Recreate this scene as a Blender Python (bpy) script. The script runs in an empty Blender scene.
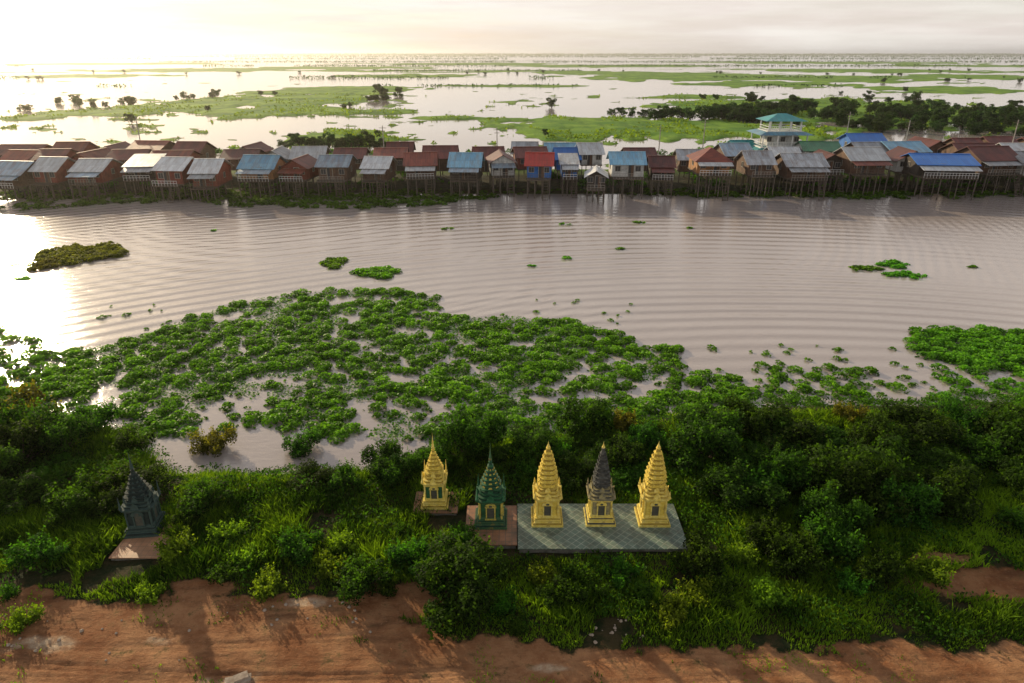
import bpy, math, random
import numpy as np
from mathutils import Vector, Matrix
rng=np.random.default_rng(7); random.seed(7)
scene=bpy.context.scene
COL=scene.collection
PITCH=math.radians(22.9); FP=682.67; CH=22.0
SUN_AZ=-38.0; SUN_EL=16.0
def G(u,v,z=0.0):
    a=(u-512)/FP; d=(341.5-v)/FP
    dy=math.cos(PITCH)+d*math.sin(PITCH); dz=-math.sin(PITCH)+d*math.cos(PITCH)
    t=(CH-z)/(-dz)
    return (a*t, dy*t)
# ---------------------------------------------------------------- noise
def _h(ix,iy,s):
    n=(ix.astype(np.int64)*374761393+iy.astype(np.int64)*668265263+s*1442695041)&0xffffffff
    n=((n^(n>>13))*1274126177)&0xffffffff
    return ((n^(n>>16))&0xffff)/65535.0
def vn(x,y,s=0):
    x=np.asarray(x,float);y=np.asarray(y,float)
    ix=np.floor(x);iy=np.floor(y);fx=x-ix;fy=y-iy
    fx=fx*fx*(3-2*fx);fy=fy*fy*(3-2*fy)
    a=_h(ix,iy,s);b=_h(ix+1,iy,s);c=_h(ix,iy+1,s);d=_h(ix+1,iy+1,s)
    return (a*(1-fx)+b*fx)*(1-fy)+(c*(1-fx)+d*fx)*fy
def fbm(x,y,s=0,o=4):
    r=0;a=.5;t=0
    for i in range(o):
        r=r+a*vn(np.asarray(x)*2**i,np.asarray(y)*2**i,s+i*17);t+=a;a*=.5
    return r/t
def sm(x): 
    x=np.clip(x,0,1);return x*x*(3-2*x)
# ---------------------------------------------------------------- mesh helpers
def npmesh(name,V,F,mats=(),mi=None,tone=None,smooth=False,extra=None):
    V=np.asarray(V,np.float32);F=np.asarray(F,np.int32)
    me=bpy.data.meshes.new(name)
    k=F.shape[1]
    me.vertices.add(len(V));me.vertices.foreach_set("co",V.ravel())
    me.loops.add(F.size);me.loops.foreach_set("vertex_index",F.ravel())
    me.polygons.add(len(F))
    me.polygons.foreach_set("loop_start",np.arange(0,F.size,k,dtype=np.int32))
    me.polygons.foreach_set("loop_total",np.full(len(F),k,np.int32))
    if mi is not None: me.polygons.foreach_set("material_index",np.asarray(mi,np.int32))
    me.polygons.foreach_set("use_smooth",np.full(len(F),smooth,bool))
    for m in mats: me.materials.append(m)
    me.update(calc_edges=True)
    if tone is not None:
        a=me.attributes.new("tone",'FLOAT','FACE');a.data.foreach_set("value",np.asarray(tone,np.float32))
    if extra:
        for n,arr in extra.items():
            a=me.attributes.new(n,'FLOAT','POINT');a.data.foreach_set("value",np.asarray(arr,np.float32))
    return me
def obj(name,data,loc=(0,0,0),parent=None,rot=None,scale=None):
    o=bpy.data.objects.new(name,data);COL.objects.link(o)
    o.location=loc
    if rot: o.rotation_euler=rot
    if scale: o.scale=scale
    if parent: o.parent=parent
    return o
def tag(o,label,cat,group=None,kind=None):
    if label:o["label"]=label
    if cat:o["category"]=cat
    if group:o["group"]=group
    if kind:o["kind"]=kind
class MB:
    def __init__(s): s.v=[];s.f=[];s.m=[]
    def add(s,vs,fs,m=0):
        b=len(s.v);s.v+= [tuple(p) for p in vs];s.f+=[tuple(i+b for i in f) for f in fs];s.m+=[m]*len(fs)
    def box(s,c,d,m=0,yaw=0):
        x,y,z=d[0]/2,d[1]/2,d[2]/2
        vs=[]
        for sz in(-z,z):
            for sx,sy in((-x,-y),(x,-y),(x,y),(-x,y)):
                X=sx*math.cos(yaw)-sy*math.sin(yaw);Y=sx*math.sin(yaw)+sy*math.cos(yaw)
                vs.append((c[0]+X,c[1]+Y,c[2]+sz))
        s.add(vs,[(0,3,2,1),(4,5,6,7),(0,1,5,4),(1,2,6,5),(2,3,7,6),(3,0,4,7)],m)
    def loft(s,secs,m=0,cap=True,ms=None):
        n=len(secs[0]);vs=[p for q in secs for p in q];b=len(s.v);s.v+=[tuple(p) for p in vs]
        for i in range(len(secs)-1):
            for j in range(n):
                k=(j+1)%n
                s.f.append((b+i*n+j,b+i*n+k,b+(i+1)*n+k,b+(i+1)*n+j));s.m.append(ms[i] if ms else m)
        if cap:
            s.f.append(tuple(b+q for q in range(n-1,-1,-1)));s.f.append(tuple(b+(len(secs)-1)*n+j for j in range(n)));s.m+=[m,m]
    def tube(s,p,q,r0,r1,n=6,m=0):
        p=Vector(p);q=Vector(q);d=(q-p).normalized()
        a=d.orthogonal().normalized();b=d.cross(a)
        secs=[]
        for c,r in((p,r0),(q,r1)):
            secs.append([tuple(c+a*math.cos(2*math.pi*i/n)*r+b*math.sin(2*math.pi*i/n)*r) for i in range(n)])
        s.loft(secs,m)
    def mesh(s,name,mats,smooth=False,bevel=0):
        me=bpy.data.meshes.new(name);me.from_pydata(s.v,[],s.f)
        for m in mats: me.materials.append(m)
        me.polygons.foreach_set("material_index",s.m)
        if smooth: me.polygons.foreach_set("use_smooth",[True]*len(s.f))
        me.update();return me
# ---------------------------------------------------------------- materials
def newmat(name):
    m=bpy.data.materials.new(name);m.use_nodes=True
    nt=m.node_tree;return m,nt,nt.nodes['Principled BSDF'],nt.nodes['Material Output']
def L(nt,a,b): nt.links.new(a,b)
def mix(nt,fac,a,b,bt='MIX'):
    n=nt.nodes.new('ShaderNodeMix');n.data_type='RGBA';n.blend_type=bt
    for i,v in((0,fac),(6,a),(7,b)):
        if isinstance(v,bpy.types.NodeSocket): L(nt,v,n.inputs[i])
        else: n.inputs[i].default_value=(v if i==0 else (*v,1))
    return n.outputs[2]
def mrange(nt,v,a,b,c=0,d=1):
    n=nt.nodes.new('ShaderNodeMapRange');n.inputs[1].default_value=a;n.inputs[2].default_value=b;n.inputs[3].default_value=c;n.inputs[4].default_value=d
    L(nt,v,n.inputs[0]);return n.outputs[0]
def math_(nt,op,a,b):
    n=nt.nodes.new('ShaderNodeMath');n.operation=op
    for i,v in((0,a),(1,b)):
        if isinstance(v,bpy.types.NodeSocket): L(nt,v,n.inputs[i])
        else: n.inputs[i].default_value=v
    return n.outputs[0]
def noise(nt,vec,scale,detail=4,rough=.55):
    n=nt.nodes.new('ShaderNodeTexNoise');n.inputs['Scale'].default_value=scale;n.inputs['Detail'].default_value=detail;n.inputs['Roughness'].default_value=rough
    if vec is not None: L(nt,vec,n.inputs['Vector'])
    return n.outputs[0]
def coord(nt,kind='Object'):
    return nt.nodes.new('ShaderNodeTexCoord').outputs[kind]
def bump(nt,h,strength,dist,bsdf):
    b=nt.nodes.new('ShaderNodeBump');b.inputs['Strength'].default_value=strength;b.inputs['Distance'].default_value=dist
    L(nt,h,b.inputs['Height']);L(nt,b.outputs[0],bsdf.inputs['Normal']);return b
def pm(name,c1,c2,scale=3,rough=.8,bs=.3,bd=.02,lo=.35,hi=.65,c3=None,metal=0,s3=.6):
    m,nt,b,o=newmat(name);c=coord(nt)
    f=noise(nt,c,scale,5)
    col=mix(nt,mrange(nt,f,lo,hi),c1,c2)
    if c3: col=mix(nt,mrange(nt,noise(nt,c,scale*s3+1,6,.7),.52,.68),col,c3)
    L(nt,col,b.inputs['Base Color']);b.inputs['Roughness'].default_value=rough;b.inputs['Metallic'].default_value=metal
    bump(nt,noise(nt,c,scale*6,4),bs,bd,b);return m
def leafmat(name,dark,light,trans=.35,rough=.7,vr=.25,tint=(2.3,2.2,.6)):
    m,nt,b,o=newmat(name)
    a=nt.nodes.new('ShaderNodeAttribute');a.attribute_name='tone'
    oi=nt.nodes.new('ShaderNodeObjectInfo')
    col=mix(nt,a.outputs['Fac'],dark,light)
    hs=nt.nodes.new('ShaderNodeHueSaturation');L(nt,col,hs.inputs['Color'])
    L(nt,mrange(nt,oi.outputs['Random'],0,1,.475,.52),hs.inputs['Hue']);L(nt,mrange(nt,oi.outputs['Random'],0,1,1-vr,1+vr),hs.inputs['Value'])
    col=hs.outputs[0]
    L(nt,col,b.inputs['Base Color']);b.inputs['Roughness'].default_value=rough
    b.inputs['Specular IOR Level'].default_value=.1
    t=nt.nodes.new('ShaderNodeBsdfTranslucent')
    L(nt,mix(nt,1.0,col,tint,'MULTIPLY'),t.inputs['Color'])
    ms=nt.nodes.new('ShaderNodeMixShader');ms.inputs[0].default_value=trans
    L(nt,b.outputs[0],ms.inputs[1]);L(nt,t.outputs[0],ms.inputs[2]);L(nt,ms.outputs[0],o.inputs['Surface'])
    return m
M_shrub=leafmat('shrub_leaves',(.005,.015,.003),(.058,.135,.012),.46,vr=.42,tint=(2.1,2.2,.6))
M_olive=leafmat('olive_leaves',(.035,.036,.006),(.17,.16,.022),.45)
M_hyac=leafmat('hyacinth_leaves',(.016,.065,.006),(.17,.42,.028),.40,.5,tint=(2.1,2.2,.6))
M_mat=leafmat('dry_hyacinth',(.05,.06,.010),(.20,.21,.035),.35)
M_weed=leafmat('waterside_weeds',(.014,.048,.006),(.075,.20,.016),.35)
M_grass=leafmat('grass_blades',(.020,.05,.006),(.15,.25,.018),.45)
M_far=leafmat('distant_leaves',(.010,.028,.008),(.05,.10,.02),.35)
M_bark=pm('bark',(.05,.035,.022),(.11,.08,.05),8,.9)
# ---------------------------------------------------------------- terrain
SHX=[-60,-35,-24,-19,-8,-4,5,12,20,35,60]
SHY=[41,40,37.5,32.8,32.8,36,37.5,40,41,41,42]
RDX=[-40,-22,-8,-5,-2,3,8,12,40]
RDY=[22.3,22.3,22.0,21.4,20.3,19.8,19.4,19.3,19.3]
def shore(x): return np.interp(x,SHX,SHY)+1.2*(fbm(np.asarray(x)/4,np.zeros_like(x),5)-.5)
def roadedge(x,y): return np.interp(x,RDX,RDY)+2.0*(fbm(x/2.2,y/2.2,77)-.5)+1.0*(fbm(x/.6,y/.6,78,3)-.5)
BARE=[(1010,584,4.2,1.0),(395,600,2.2,1.1),(940,560,1.6,.5),(200,588,1.5,.5)]
def wellipse(u,v,ru,rv):
    x,y=G(u,v);y1=G(u,v-rv)[1];y2=G(u,v+rv)[1]
    t=(y*math.cos(PITCH)+CH*math.sin(PITCH))
    return (x,(y1+y2)/2,ru/FP*t,(y1-y2)/2)
PATCH=[wellipse(*p) for p in [
 (640,130,170,13),(600,124,110,8),(740,132,140,10),(330,92,90,6),(215,103,75,6),(290,101,85,7),(265,112,120,6),(390,112,60,3),(105,113,80,4),(170,108,75,5),
 (350,140,60,10),(690,77,125,5.5),(770,84,85,3),(850,79,100,4),(950,90,95,4),(980,77,80,3),(880,71,130,2.5),(600,73,70,2.5),(520,86,60,1.5),(410,76,80,2),
 (200,70,120,2),(80,76,80,2),(330,68,100,1.8),(620,66,130,1.6),(460,64,100,1.2),(840,63,160,1.4),(100,64,110,1.4),(1000,66,100,1.6),(860,112,200,14),(1000,120,130,12),(450,118,40,2),(700,97,50,2),(30,118,50,3)]]
def H(x,y):
    x=np.asarray(x,float);y=np.asarray(y,float)
    sh=shore(x)
    z=-.9+1.9*sm((sh+1.5-y)/4)
    z=z+np.where(y<36,(.10+.12*sm((y-21)/3))*(fbm(x/1.3,y/1.3,3)-.5)+.3*(fbm(x/6,y/6,9)-.5)*(y>23),0)
    for yc,am in ((17.9,.06),(18.7,.09),(20.1,.06)):
        for off in (-.12,.12):
            z=z-np.where((x<14)&(y<22),am*np.exp(-((y-yc-off-.45*np.sin(x/5.1+yc)-.01*x)/.09)**2)*(.2+fbm(x/1.3,y*0,12)),0)
    vil=sm((y-112)/7)*sm((150-y)/10)
    z=z+1.3*vil*(.72+.5*fbm(x/9,y/6,21))
    e=np.zeros_like(z)-9
    for (cx,cy,rx,ry) in PATCH:
        d=1-np.sqrt(((x-cx)/rx)**2+((y-cy)/ry)**2)
        e=np.maximum(e,d)
    yy=np.maximum(y,60)
    n=fbm(x/(yy*.028),np.log(yy)*22,31,6)
    n2=fbm(x/(yy*.22),np.log(yy)*11,55,4)
    f=np.clip(e,-1,1)*2.4+(n-.5)*3.6
    far=np.where(y>138,np.maximum(f*1.0,(n2-.64)*5*np.clip((y-400)/600,0,1)+(n-.5)*1.2),-9)
    z=np.where(y>138,np.maximum(z,-.9+np.clip(far+.6,0,1.25)*1.1),z)
    return z
def build_ground():
    ny=np.concatenate([np.arange(-10,15,.6),np.arange(15,24,.08),np.arange(24,42,.2), 1/np.linspace(1/(42+22.),1/15000,620)-22])
    s=np.linspace(-1.45,1.45,560)
    S,Y=np.meshgrid(s,ny);X=S*(Y+22)
    Z=H(X,Y)
    V=np.stack([X,Y,Z],-1).reshape(-1,3)
    r,c=X.shape
    idx=np.arange(r*c).reshape(r,c)
    F=np.stack([idx[:-1,:-1],idx[:-1,1:],idx[1:,1:],idx[1:,:-1]],-1).reshape(-1,4)
    rd=roadedge(X,Y)
    road=sm((rd-Y)/.9+.5)
    for (u,v,a,b) in BARE:
        bx,by=G(u,v,1.0);road=np.maximum(road,1.2*np.exp(-(((X-bx)/a)**2+((Y-by)/b)**2)))
    road=np.clip(road,0,1)
    pale=np.zeros_like(X)
    for (u,v,a,b) in [(612,628,1.0,.7),(45,645,1.2,.4),(310,602,.8,.3),(230,680,1.0,.3),(160,640,.8,.25),(540,668,1.2,.25)]:
        px,py=G(u,v,1.0);q=1-np.sqrt(((X-px)/a)**2+((Y-py)/b)**2)+2.2*(fbm(X*1.5,Y*1.5,90)-.5)
        pale=np.maximum(pale,sm(q*1.6))
    me=npmesh('ground',V,F,[M_ground],smooth=True,extra={'road':road.ravel(),'pale':pale.ravel()})
    o=obj('ground',me);tag(o,None,None,kind='structure');return o
def ground_mat():
    m,nt,b,o=newmat('earth_and_grass');c=coord(nt)
    ar=nt.nodes.new('ShaderNodeAttribute');ar.attribute_name='road'
    ap=nt.nodes.new('ShaderNodeAttribute');ap.attribute_name='pale'
    sep=nt.nodes.new('ShaderNodeSeparateXYZ');L(nt,c,sep.inputs[0])
    d1=mix(nt,mrange(nt,noise(nt,c,.55,8,.68),.38,.62),(.25,.10,.040),(.46,.235,.11))
    mp=nt.nodes.new('ShaderNodeMapping');mp.inputs['Scale'].default_value=(.4,1.5,1);mp.inputs['Rotation'].default_value=(0,0,.06);L(nt,c,mp.inputs[0])
    d1=mix(nt,mrange(nt,noise(nt,mp.outputs[0],.8,8,.72),.50,.66,0,.7),d1,(.11,.048,.022))
    d1=mix(nt,mrange(nt,noise(nt,c,2.0,9,.8),.54,.70,0,.7),d1,(.08,.045,.018))
    d1=mix(nt,mrange(nt,noise(nt,c,7,8,.85),.55,.69,0,.7),d1,(.54,.33,.19))
    gr=mrange(nt,noise(nt,c,1.1,8,.8),.56,.66,0,.8)
    d1=mix(nt,gr,d1,(.05,.06,.015))
    d1=mix(nt,math_(nt,'MULTIPLY',ap.outputs['Fac'],mrange(nt,noise(nt,c,3,8,.8),.38,.6,.2,.9)),d1,(.62,.47,.32))
    under=mix(nt,mrange(nt,noise(nt,c,1.4,6,.65),.42,.6),(.016,.025,.006),(.06,.045,.018))
    gfar=mix(nt,mrange(nt,noise(nt,c,.045,8,.7),.4,.62),(.08,.20,.014),(.22,.36,.03))
    mpf=nt.nodes.new('ShaderNodeMapping');mpf.inputs['Scale'].default_value=(.5,.12,1);L(nt,c,mpf.inputs[0])
    gfar=mix(nt,mrange(nt,noise(nt,mpf.outputs[0],.35,8,.75),.48,.64,0,.7),gfar,(.04,.11,.012))
    isfar=mrange(nt,sep.outputs[1],132,146)
    col=mix(nt,isfar,under,gfar)
    fr=math_(nt,'ADD',ar.outputs['Fac'],mrange(nt,noise(nt,c,1.8,6,.7),.3,.7,-.35,.35))
    edge=mrange(nt,fr,.3,.6)
    col=mix(nt,edge,col,d1)
    mud=mrange(nt,sep.outputs[2],-.02,.10,1,0)
    col=mix(nt,mud,col,(.08,.10,.04))
    L(nt,col,b.inputs['Base Color']);b.inputs['Roughness'].default_value=.9;b.inputs['Specular IOR Level'].default_value=.15
    h=math_(nt,'ADD',noise(nt,c,3.5,9,.75),noise(nt,mp.outputs[0],1.6,6,.7))
    bump(nt,h,1.0,.15,b)
    return m
M_ground=ground_mat()
build_ground()
# ---------------------------------------------------------------- water
def water_mat():
    m,nt,b,o=newmat('river_water');c=coord(nt)
    sep=nt.nodes.new('ShaderNodeSeparateXYZ');L(nt,c,sep.inputs[0])
    col=mix(nt,mrange(nt,noise(nt,c,.03,4),.35,.65),(.33,.275,.25),(.40,.34,.31))
    L(nt,col,b.inputs['Base Color'])
    b.inputs['Roughness'].default_value=.10;b.inputs['IOR'].default_value=1.5;b.inputs['Specular IOR Level'].default_value=.9
    def rings(loc,sc,dist,ds):
        mp=nt.nodes.new('ShaderNodeMapping');mp.inputs['Location'].default_value=loc;L(nt,c,mp.inputs[0])
        w=nt.nodes.new('ShaderNodeTexWave');w.wave_type='RINGS';w.rings_direction='Z';w.inputs['Scale'].default_value=sc;w.inputs['Distortion'].default_value=dist;w.inputs['Detail'].default_value=2;w.inputs['Detail Scale'].default_value=ds
        L(nt,mp.outputs[0],w.inputs['Vector']);return w.outputs['Fac']
    w1=rings((-22,25,0),.15,3.0,.18)
    w2=rings((45,-125,0),.24,4,.2)
    amp=mrange(nt,noise(nt,c,.018,4,.55),.38,.56,.12,1.0)
    amp2=mrange(nt,noise(nt,c,.03,3),.45,.62,0,.4)
    riv=math_(nt,'MULTIPLY',mrange(nt,sep.outputs[1],38,58),mrange(nt,sep.outputs[1],98,112,1,.08))
    h=math_(nt,'ADD',math_(nt,'MULTIPLY',w1,amp),math_(nt,'MULTIPLY',w2,amp2))
    h=math_(nt,'MULTIPLY',h,riv)
    mp3=nt.nodes.new('ShaderNodeMapping');mp3.inputs['Scale'].default_value=(.6,1.5,1);L(nt,c,mp3.inputs[0])
    nn=math_(nt,'MULTIPLY',noise(nt,mp3.outputs[0],2.0,6,.65),mrange(nt,sep.outputs[1],95,200,.36,.04))
    bump(nt,math_(nt,'ADD',h,nn),1.0,.062,b)
    return m
M_water=water_mat()
me=npmesh('river_water',[(-16000,-60,0),(16000,-60,0),(16000,15000,0),(-16000,15000,0)],[(0,1,2,3)],[M_water])
o=obj('water',me);tag(o,None,None,kind='structure')
# ---------------------------------------------------------------- leaves
def rdir(n):
    v=rng.normal(size=(n,3));return v/np.linalg.norm(v,axis=1,keepdims=True)
def leafq(P,Nn,size,asp=.6):
    n=len(P);Nn=Nn/np.linalg.norm(Nn,axis=1,keepdims=True)
    t=np.cross(Nn,rdir(n));t/=np.linalg.norm(t,axis=1,keepdims=True)+1e-9
    b=np.cross(Nn,t);s=np.asarray(size).reshape(-1,1)*np.ones((n,1))
    V=np.stack([P+t*s*.5,P+b*s*.5*asp,P-t*s*.5,P-b*s*.5*asp],1).reshape(-1,3)
    return V,np.arange(4*n).reshape(n,4)
def crown(lobes,n,size,up=.5,shoots=0,slen=.7,spread=.16):
    L_=np.array(lobes,float)
    w=(L_[:,3]*L_[:,4]+L_[:,3]*L_[:,5]);w/=w.sum()
    k=rng.choice(len(L_),n,p=w);d=rdir(n)
    d[:,2]=np.where(rng.random(n)<.6,np.abs(d[:,2]),d[:,2])
    r=1-np.abs(rng.normal(size=n))*spread
    r=r*(.74+.5*vn(d[:,0]*3.3+k*7,d[:,1]*3.3+d[:,2]*4.7,4))
    P=L_[k,:3]+d*L_[k,3:6]*r[:,None]
    Nn=d+rdir(n)*.9+np.array([0,0,up])
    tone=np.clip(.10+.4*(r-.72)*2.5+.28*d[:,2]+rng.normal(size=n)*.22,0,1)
    if shoots:
        m=14;ks=rng.choice(len(L_),shoots,p=w);ds=rdir(shoots);ds[:,2]=np.abs(ds[:,2])+.25;ds/=np.linalg.norm(ds,axis=1,keepdims=True)
        s0=L_[ks,:3]+ds*L_[ks,3:6]*.75
        up2=ds+np.array([0,0,.9])+rdir(shoots)*.35;up2/=np.linalg.norm(up2,axis=1,keepdims=True)
        ln=slen*rng.uniform(.4,1.2,shoots)
        f=np.tile(np.linspace(0,1,m),(shoots,1))
        P2=(s0[:,None,:]+up2[:,None,:]*(ln[:,None]*f)[:,:,None]+rng.normal(size=(shoots,m,3))*size*.45).reshape(-1,3)
        P=np.vstack([P,P2]);Nn=np.vstack([Nn,rdir(len(P2))+np.array([0,0,.3])]);tone=np.concatenate([tone,np.clip(.45+.4*f.ravel()+rng.normal(size=len(P2))*.15,0,1)])
    V,F=leafq(P,Nn,size*rng.uniform(.6,1.35,len(P)))
    keep=P[:,2]>.02
    return V,F[keep],tone[keep]
def shrub_mesh(name,R,Ht,n,size,mat,nl=9,shoots=60,slen=.7,big=.36):
    lobes=[(0,0,Ht*.3,R*.5,R*.5,Ht*.35)]
    for i in range(nl):
        a=rng.uniform(0,6.28);q=R*rng.uniform(.25,.95);rr=R*rng.uniform(.16,big)
        lobes.append((q*math.cos(a),q*math.sin(a),Ht*rng.uniform(.2,.8)*(1-.4*q/R),rr,rr,rr*rng.uniform(.8,1.3)))
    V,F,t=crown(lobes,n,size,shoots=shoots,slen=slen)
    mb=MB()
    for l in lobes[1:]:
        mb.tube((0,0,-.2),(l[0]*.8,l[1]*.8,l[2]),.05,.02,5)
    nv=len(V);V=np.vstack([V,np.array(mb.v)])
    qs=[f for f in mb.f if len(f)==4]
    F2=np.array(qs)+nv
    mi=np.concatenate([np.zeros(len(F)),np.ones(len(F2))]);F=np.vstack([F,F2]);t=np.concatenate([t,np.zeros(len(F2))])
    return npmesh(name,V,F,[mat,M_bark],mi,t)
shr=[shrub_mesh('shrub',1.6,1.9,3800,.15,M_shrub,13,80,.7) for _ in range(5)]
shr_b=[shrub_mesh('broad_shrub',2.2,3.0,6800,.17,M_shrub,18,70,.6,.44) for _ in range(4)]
shr_o=[shrub_mesh('olive_shrub',1.6,2.1,4200,.15,M_olive,12,60) for _ in range(2)]
shr_s=[shrub_mesh('small_shrub',.9,.8,1100,.12,M_shrub,8,60,.5) for _ in range(4)]
shr_g=[shrub_mesh('weedy_shrub',1.0,.7,700,.15,M_grass,8,90,.6) for _ in range(3)]
def inpoly(x,y,poly):
    x=np.asarray(x);y=np.asarray(y);c=np.zeros(x.shape,bool);n=len(poly)
    for i in range(n):
        x1,y1=poly[i];x2,y2=poly[i-1]
        if y1==y2: continue
        k=((y1>y)!=(y2>y))&(x<(x2-x1)*(y-y1)/(y2-y1)+x1);c^=k
    return c
def wp(pts,z=0): return [G(u,v,z) for u,v in pts]
def put_shrub(me,x,y,s,label,sz=1.0):
    z=max(float(H(np.array([x]),np.array([y]))[0]),-.15)
    o=obj('shrub',me,(x,y,z),rot=(0,0,random.uniform(0,6.28)),scale=(s,s,s*sz))
    tag(o,label,'shrub','shrubs along the river bank');return o
def fillshrubs(poly,step,meshes,smin,smax,label,zz=.6,jit=.5):
    P=wp(poly,zz);xs=[p[0] for p in P];ys=[p[1] for p in P]
    y=min(ys);k=0
    while y<max(ys):
        x=min(xs)+(k%2)*step/2
        while x<max(xs):
            X=x+random.uniform(-jit,jit)*step;Y=y+random.uniform(-jit,jit)*step
            if inpoly(np.array([X]),np.array([Y]),P)[0]:
                put_shrub(random.choice(meshes),X,Y,random.uniform(smin,smax),label,random.uniform(.6,1.25))
            x+=step
        y+=step*.8;k+=1
LB="dense dark green leafy shrub growing on the river bank"
MX=shr+shr_b+shr_b+shr_s
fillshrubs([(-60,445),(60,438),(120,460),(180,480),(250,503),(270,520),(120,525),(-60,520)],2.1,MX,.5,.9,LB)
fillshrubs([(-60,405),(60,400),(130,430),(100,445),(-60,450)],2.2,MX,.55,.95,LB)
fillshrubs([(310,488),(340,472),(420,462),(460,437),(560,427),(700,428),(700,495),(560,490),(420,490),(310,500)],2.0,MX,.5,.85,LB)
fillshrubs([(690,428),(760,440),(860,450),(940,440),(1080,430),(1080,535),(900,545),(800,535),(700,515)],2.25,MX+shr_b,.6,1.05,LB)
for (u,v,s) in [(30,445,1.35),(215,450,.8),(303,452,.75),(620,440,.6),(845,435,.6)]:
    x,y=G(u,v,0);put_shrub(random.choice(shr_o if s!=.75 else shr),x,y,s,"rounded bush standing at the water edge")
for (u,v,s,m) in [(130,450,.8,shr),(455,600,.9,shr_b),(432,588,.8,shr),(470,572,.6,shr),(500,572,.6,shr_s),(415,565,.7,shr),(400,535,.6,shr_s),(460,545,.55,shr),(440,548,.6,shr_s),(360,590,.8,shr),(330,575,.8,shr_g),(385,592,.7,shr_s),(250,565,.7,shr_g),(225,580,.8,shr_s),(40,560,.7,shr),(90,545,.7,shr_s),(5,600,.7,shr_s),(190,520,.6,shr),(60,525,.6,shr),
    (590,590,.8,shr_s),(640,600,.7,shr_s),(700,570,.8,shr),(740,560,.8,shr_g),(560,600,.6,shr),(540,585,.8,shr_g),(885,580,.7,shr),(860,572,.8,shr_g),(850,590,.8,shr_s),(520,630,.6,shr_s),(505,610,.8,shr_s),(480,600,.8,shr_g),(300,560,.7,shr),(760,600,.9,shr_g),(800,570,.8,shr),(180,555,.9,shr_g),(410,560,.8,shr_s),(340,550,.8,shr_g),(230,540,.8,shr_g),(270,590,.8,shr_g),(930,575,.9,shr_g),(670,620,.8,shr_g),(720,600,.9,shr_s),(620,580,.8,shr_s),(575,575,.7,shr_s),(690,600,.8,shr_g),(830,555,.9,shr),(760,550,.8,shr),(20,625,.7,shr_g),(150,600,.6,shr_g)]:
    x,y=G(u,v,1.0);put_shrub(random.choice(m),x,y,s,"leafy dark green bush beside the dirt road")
# ---------------------------------------------------------------- hyacinth
def clumps(name,cs,mat,dens=95,size=.2,label=None,cat=None,kind=None,group=None,hgt=.42,flat=0):
    Ps=[];Ns=[];T=[]
    for (x,y,r,t) in cs:
        n=max(8,int(dens*r*r*3.1));a=rng.uniform(0,6.283,n);q=rng.random(n)**.55
        ang=rng.uniform(0,3.14);el=rng.uniform(.65,1)
        q*= (.55+.75*vn(np.cos(a)*2.3+x*3,np.sin(a)*2.3+y*3,8))
        h=hgt*min(1,r/.8)*np.clip(1-q**2.2,0,1)*(.45+.8*rng.random(n))+.04
        px=q*r*np.cos(a);py=q*r*np.sin(a)*el
        P=np.stack([x+px*math.cos(ang)-py*math.sin(ang),y+px*math.sin(ang)+py*math.cos(ang),h],1)
        Nn=np.stack([q*np.cos(a)*.3,q*np.sin(a)*.3,np.ones(n)*1.0],1)+rdir(n)*.75
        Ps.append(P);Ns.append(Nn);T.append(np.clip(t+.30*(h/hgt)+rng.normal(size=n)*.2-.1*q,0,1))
    P=np.vstack(Ps);Nn=np.vstack(Ns);T=np.concatenate(T)
    V,F=leafq(P,Nn,size*rng.uniform(.5,1.4,len(P)),.8)
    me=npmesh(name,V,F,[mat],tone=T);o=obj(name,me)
    tag(o,label,cat,group,kind);return o
main=wp([(-80,325),(0,328),(40,342),(85,350),(150,335),(190,318),(250,300),(300,293),(350,290),(400,291),(440,298),(437,315),(480,318),(520,317),(560,320),(615,332),(640,346),(685,350),(680,368),(650,382),(700,374),(740,382),(755,400),(700,420),(760,440),(600,455),(470,455),(420,440),(330,437),(270,430),(200,430),(150,445),(0,450),(-80,450)])
holes=[wellipse(*h) for h in [(285,381,40,3.5),(370,405,32,4),(108,399,20,10),(590,396,28,6),(402,379,12,6),(60,349,24,3),(185,375,18,4),(480,370,16,3),(235,456,82,22),(385,457,52,14),(520,345,16,3),(340,372,12,3),(545,400,16,4),(640,400,18,4),(250,408,18,3),(430,312,20,3)]]
cs=[]
def inhole(x,y):
    return any(((x-a)/c)**2+((y-b)/d)**2<1 for a,b,c,d in holes)
def scat(poly,step,thr,rmin,rmax,ns=4.5,seed=3,tb=.35):
    xs=[p[0] for p in poly];ys=[p[1] for p in poly];out=[]
    for y in np.arange(min(ys),max(ys),step*.87):
        for x in np.arange(min(xs),max(xs),step):
            X=x+random.uniform(-.6,.6)*step;Y=y+random.uniform(-.6,.6)*step
            if not inpoly(np.array([X]),np.array([Y]),poly)[0] or inhole(X,Y): continue
            q=float(fbm(np.array([X/ns]),np.array([Y/ns]),seed,3)[0])
            th=thr+(.04 if X>3 and Y<60 else 0)
            if q<th+random.uniform(-.06,.06): continue
            r=random.uniform(rmin,rmax)*(.8+.7*max(0,q-thr))
            out.append((X,Y,r,tb+random.uniform(-.2,.2)))
    return out
cs+=scat(main,.98,.35,.4,.98,ns=2.4,tb=.42)
cs+=scat(wp([(650,385),(690,372),(720,368),(800,363),(850,366),(908,374),(918,395),(890,412),(925,435),(760,440),(650,425)]),1.05,.42,.35,.9,ns=2.2,tb=.42)
cs+=scat(wp([(-80,340),(90,355),(80,400),(-80,420)]),1.0,.3,.45,.9,tb=.4)
for _ in range(360):
    u=random.uniform(20,960);v=random.uniform(345,425) if u>640 or u<100 else random.uniform(298,420)
    x,y=G(u,v);cs.append((x,y,random.uniform(.12,.42),.42))
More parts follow.
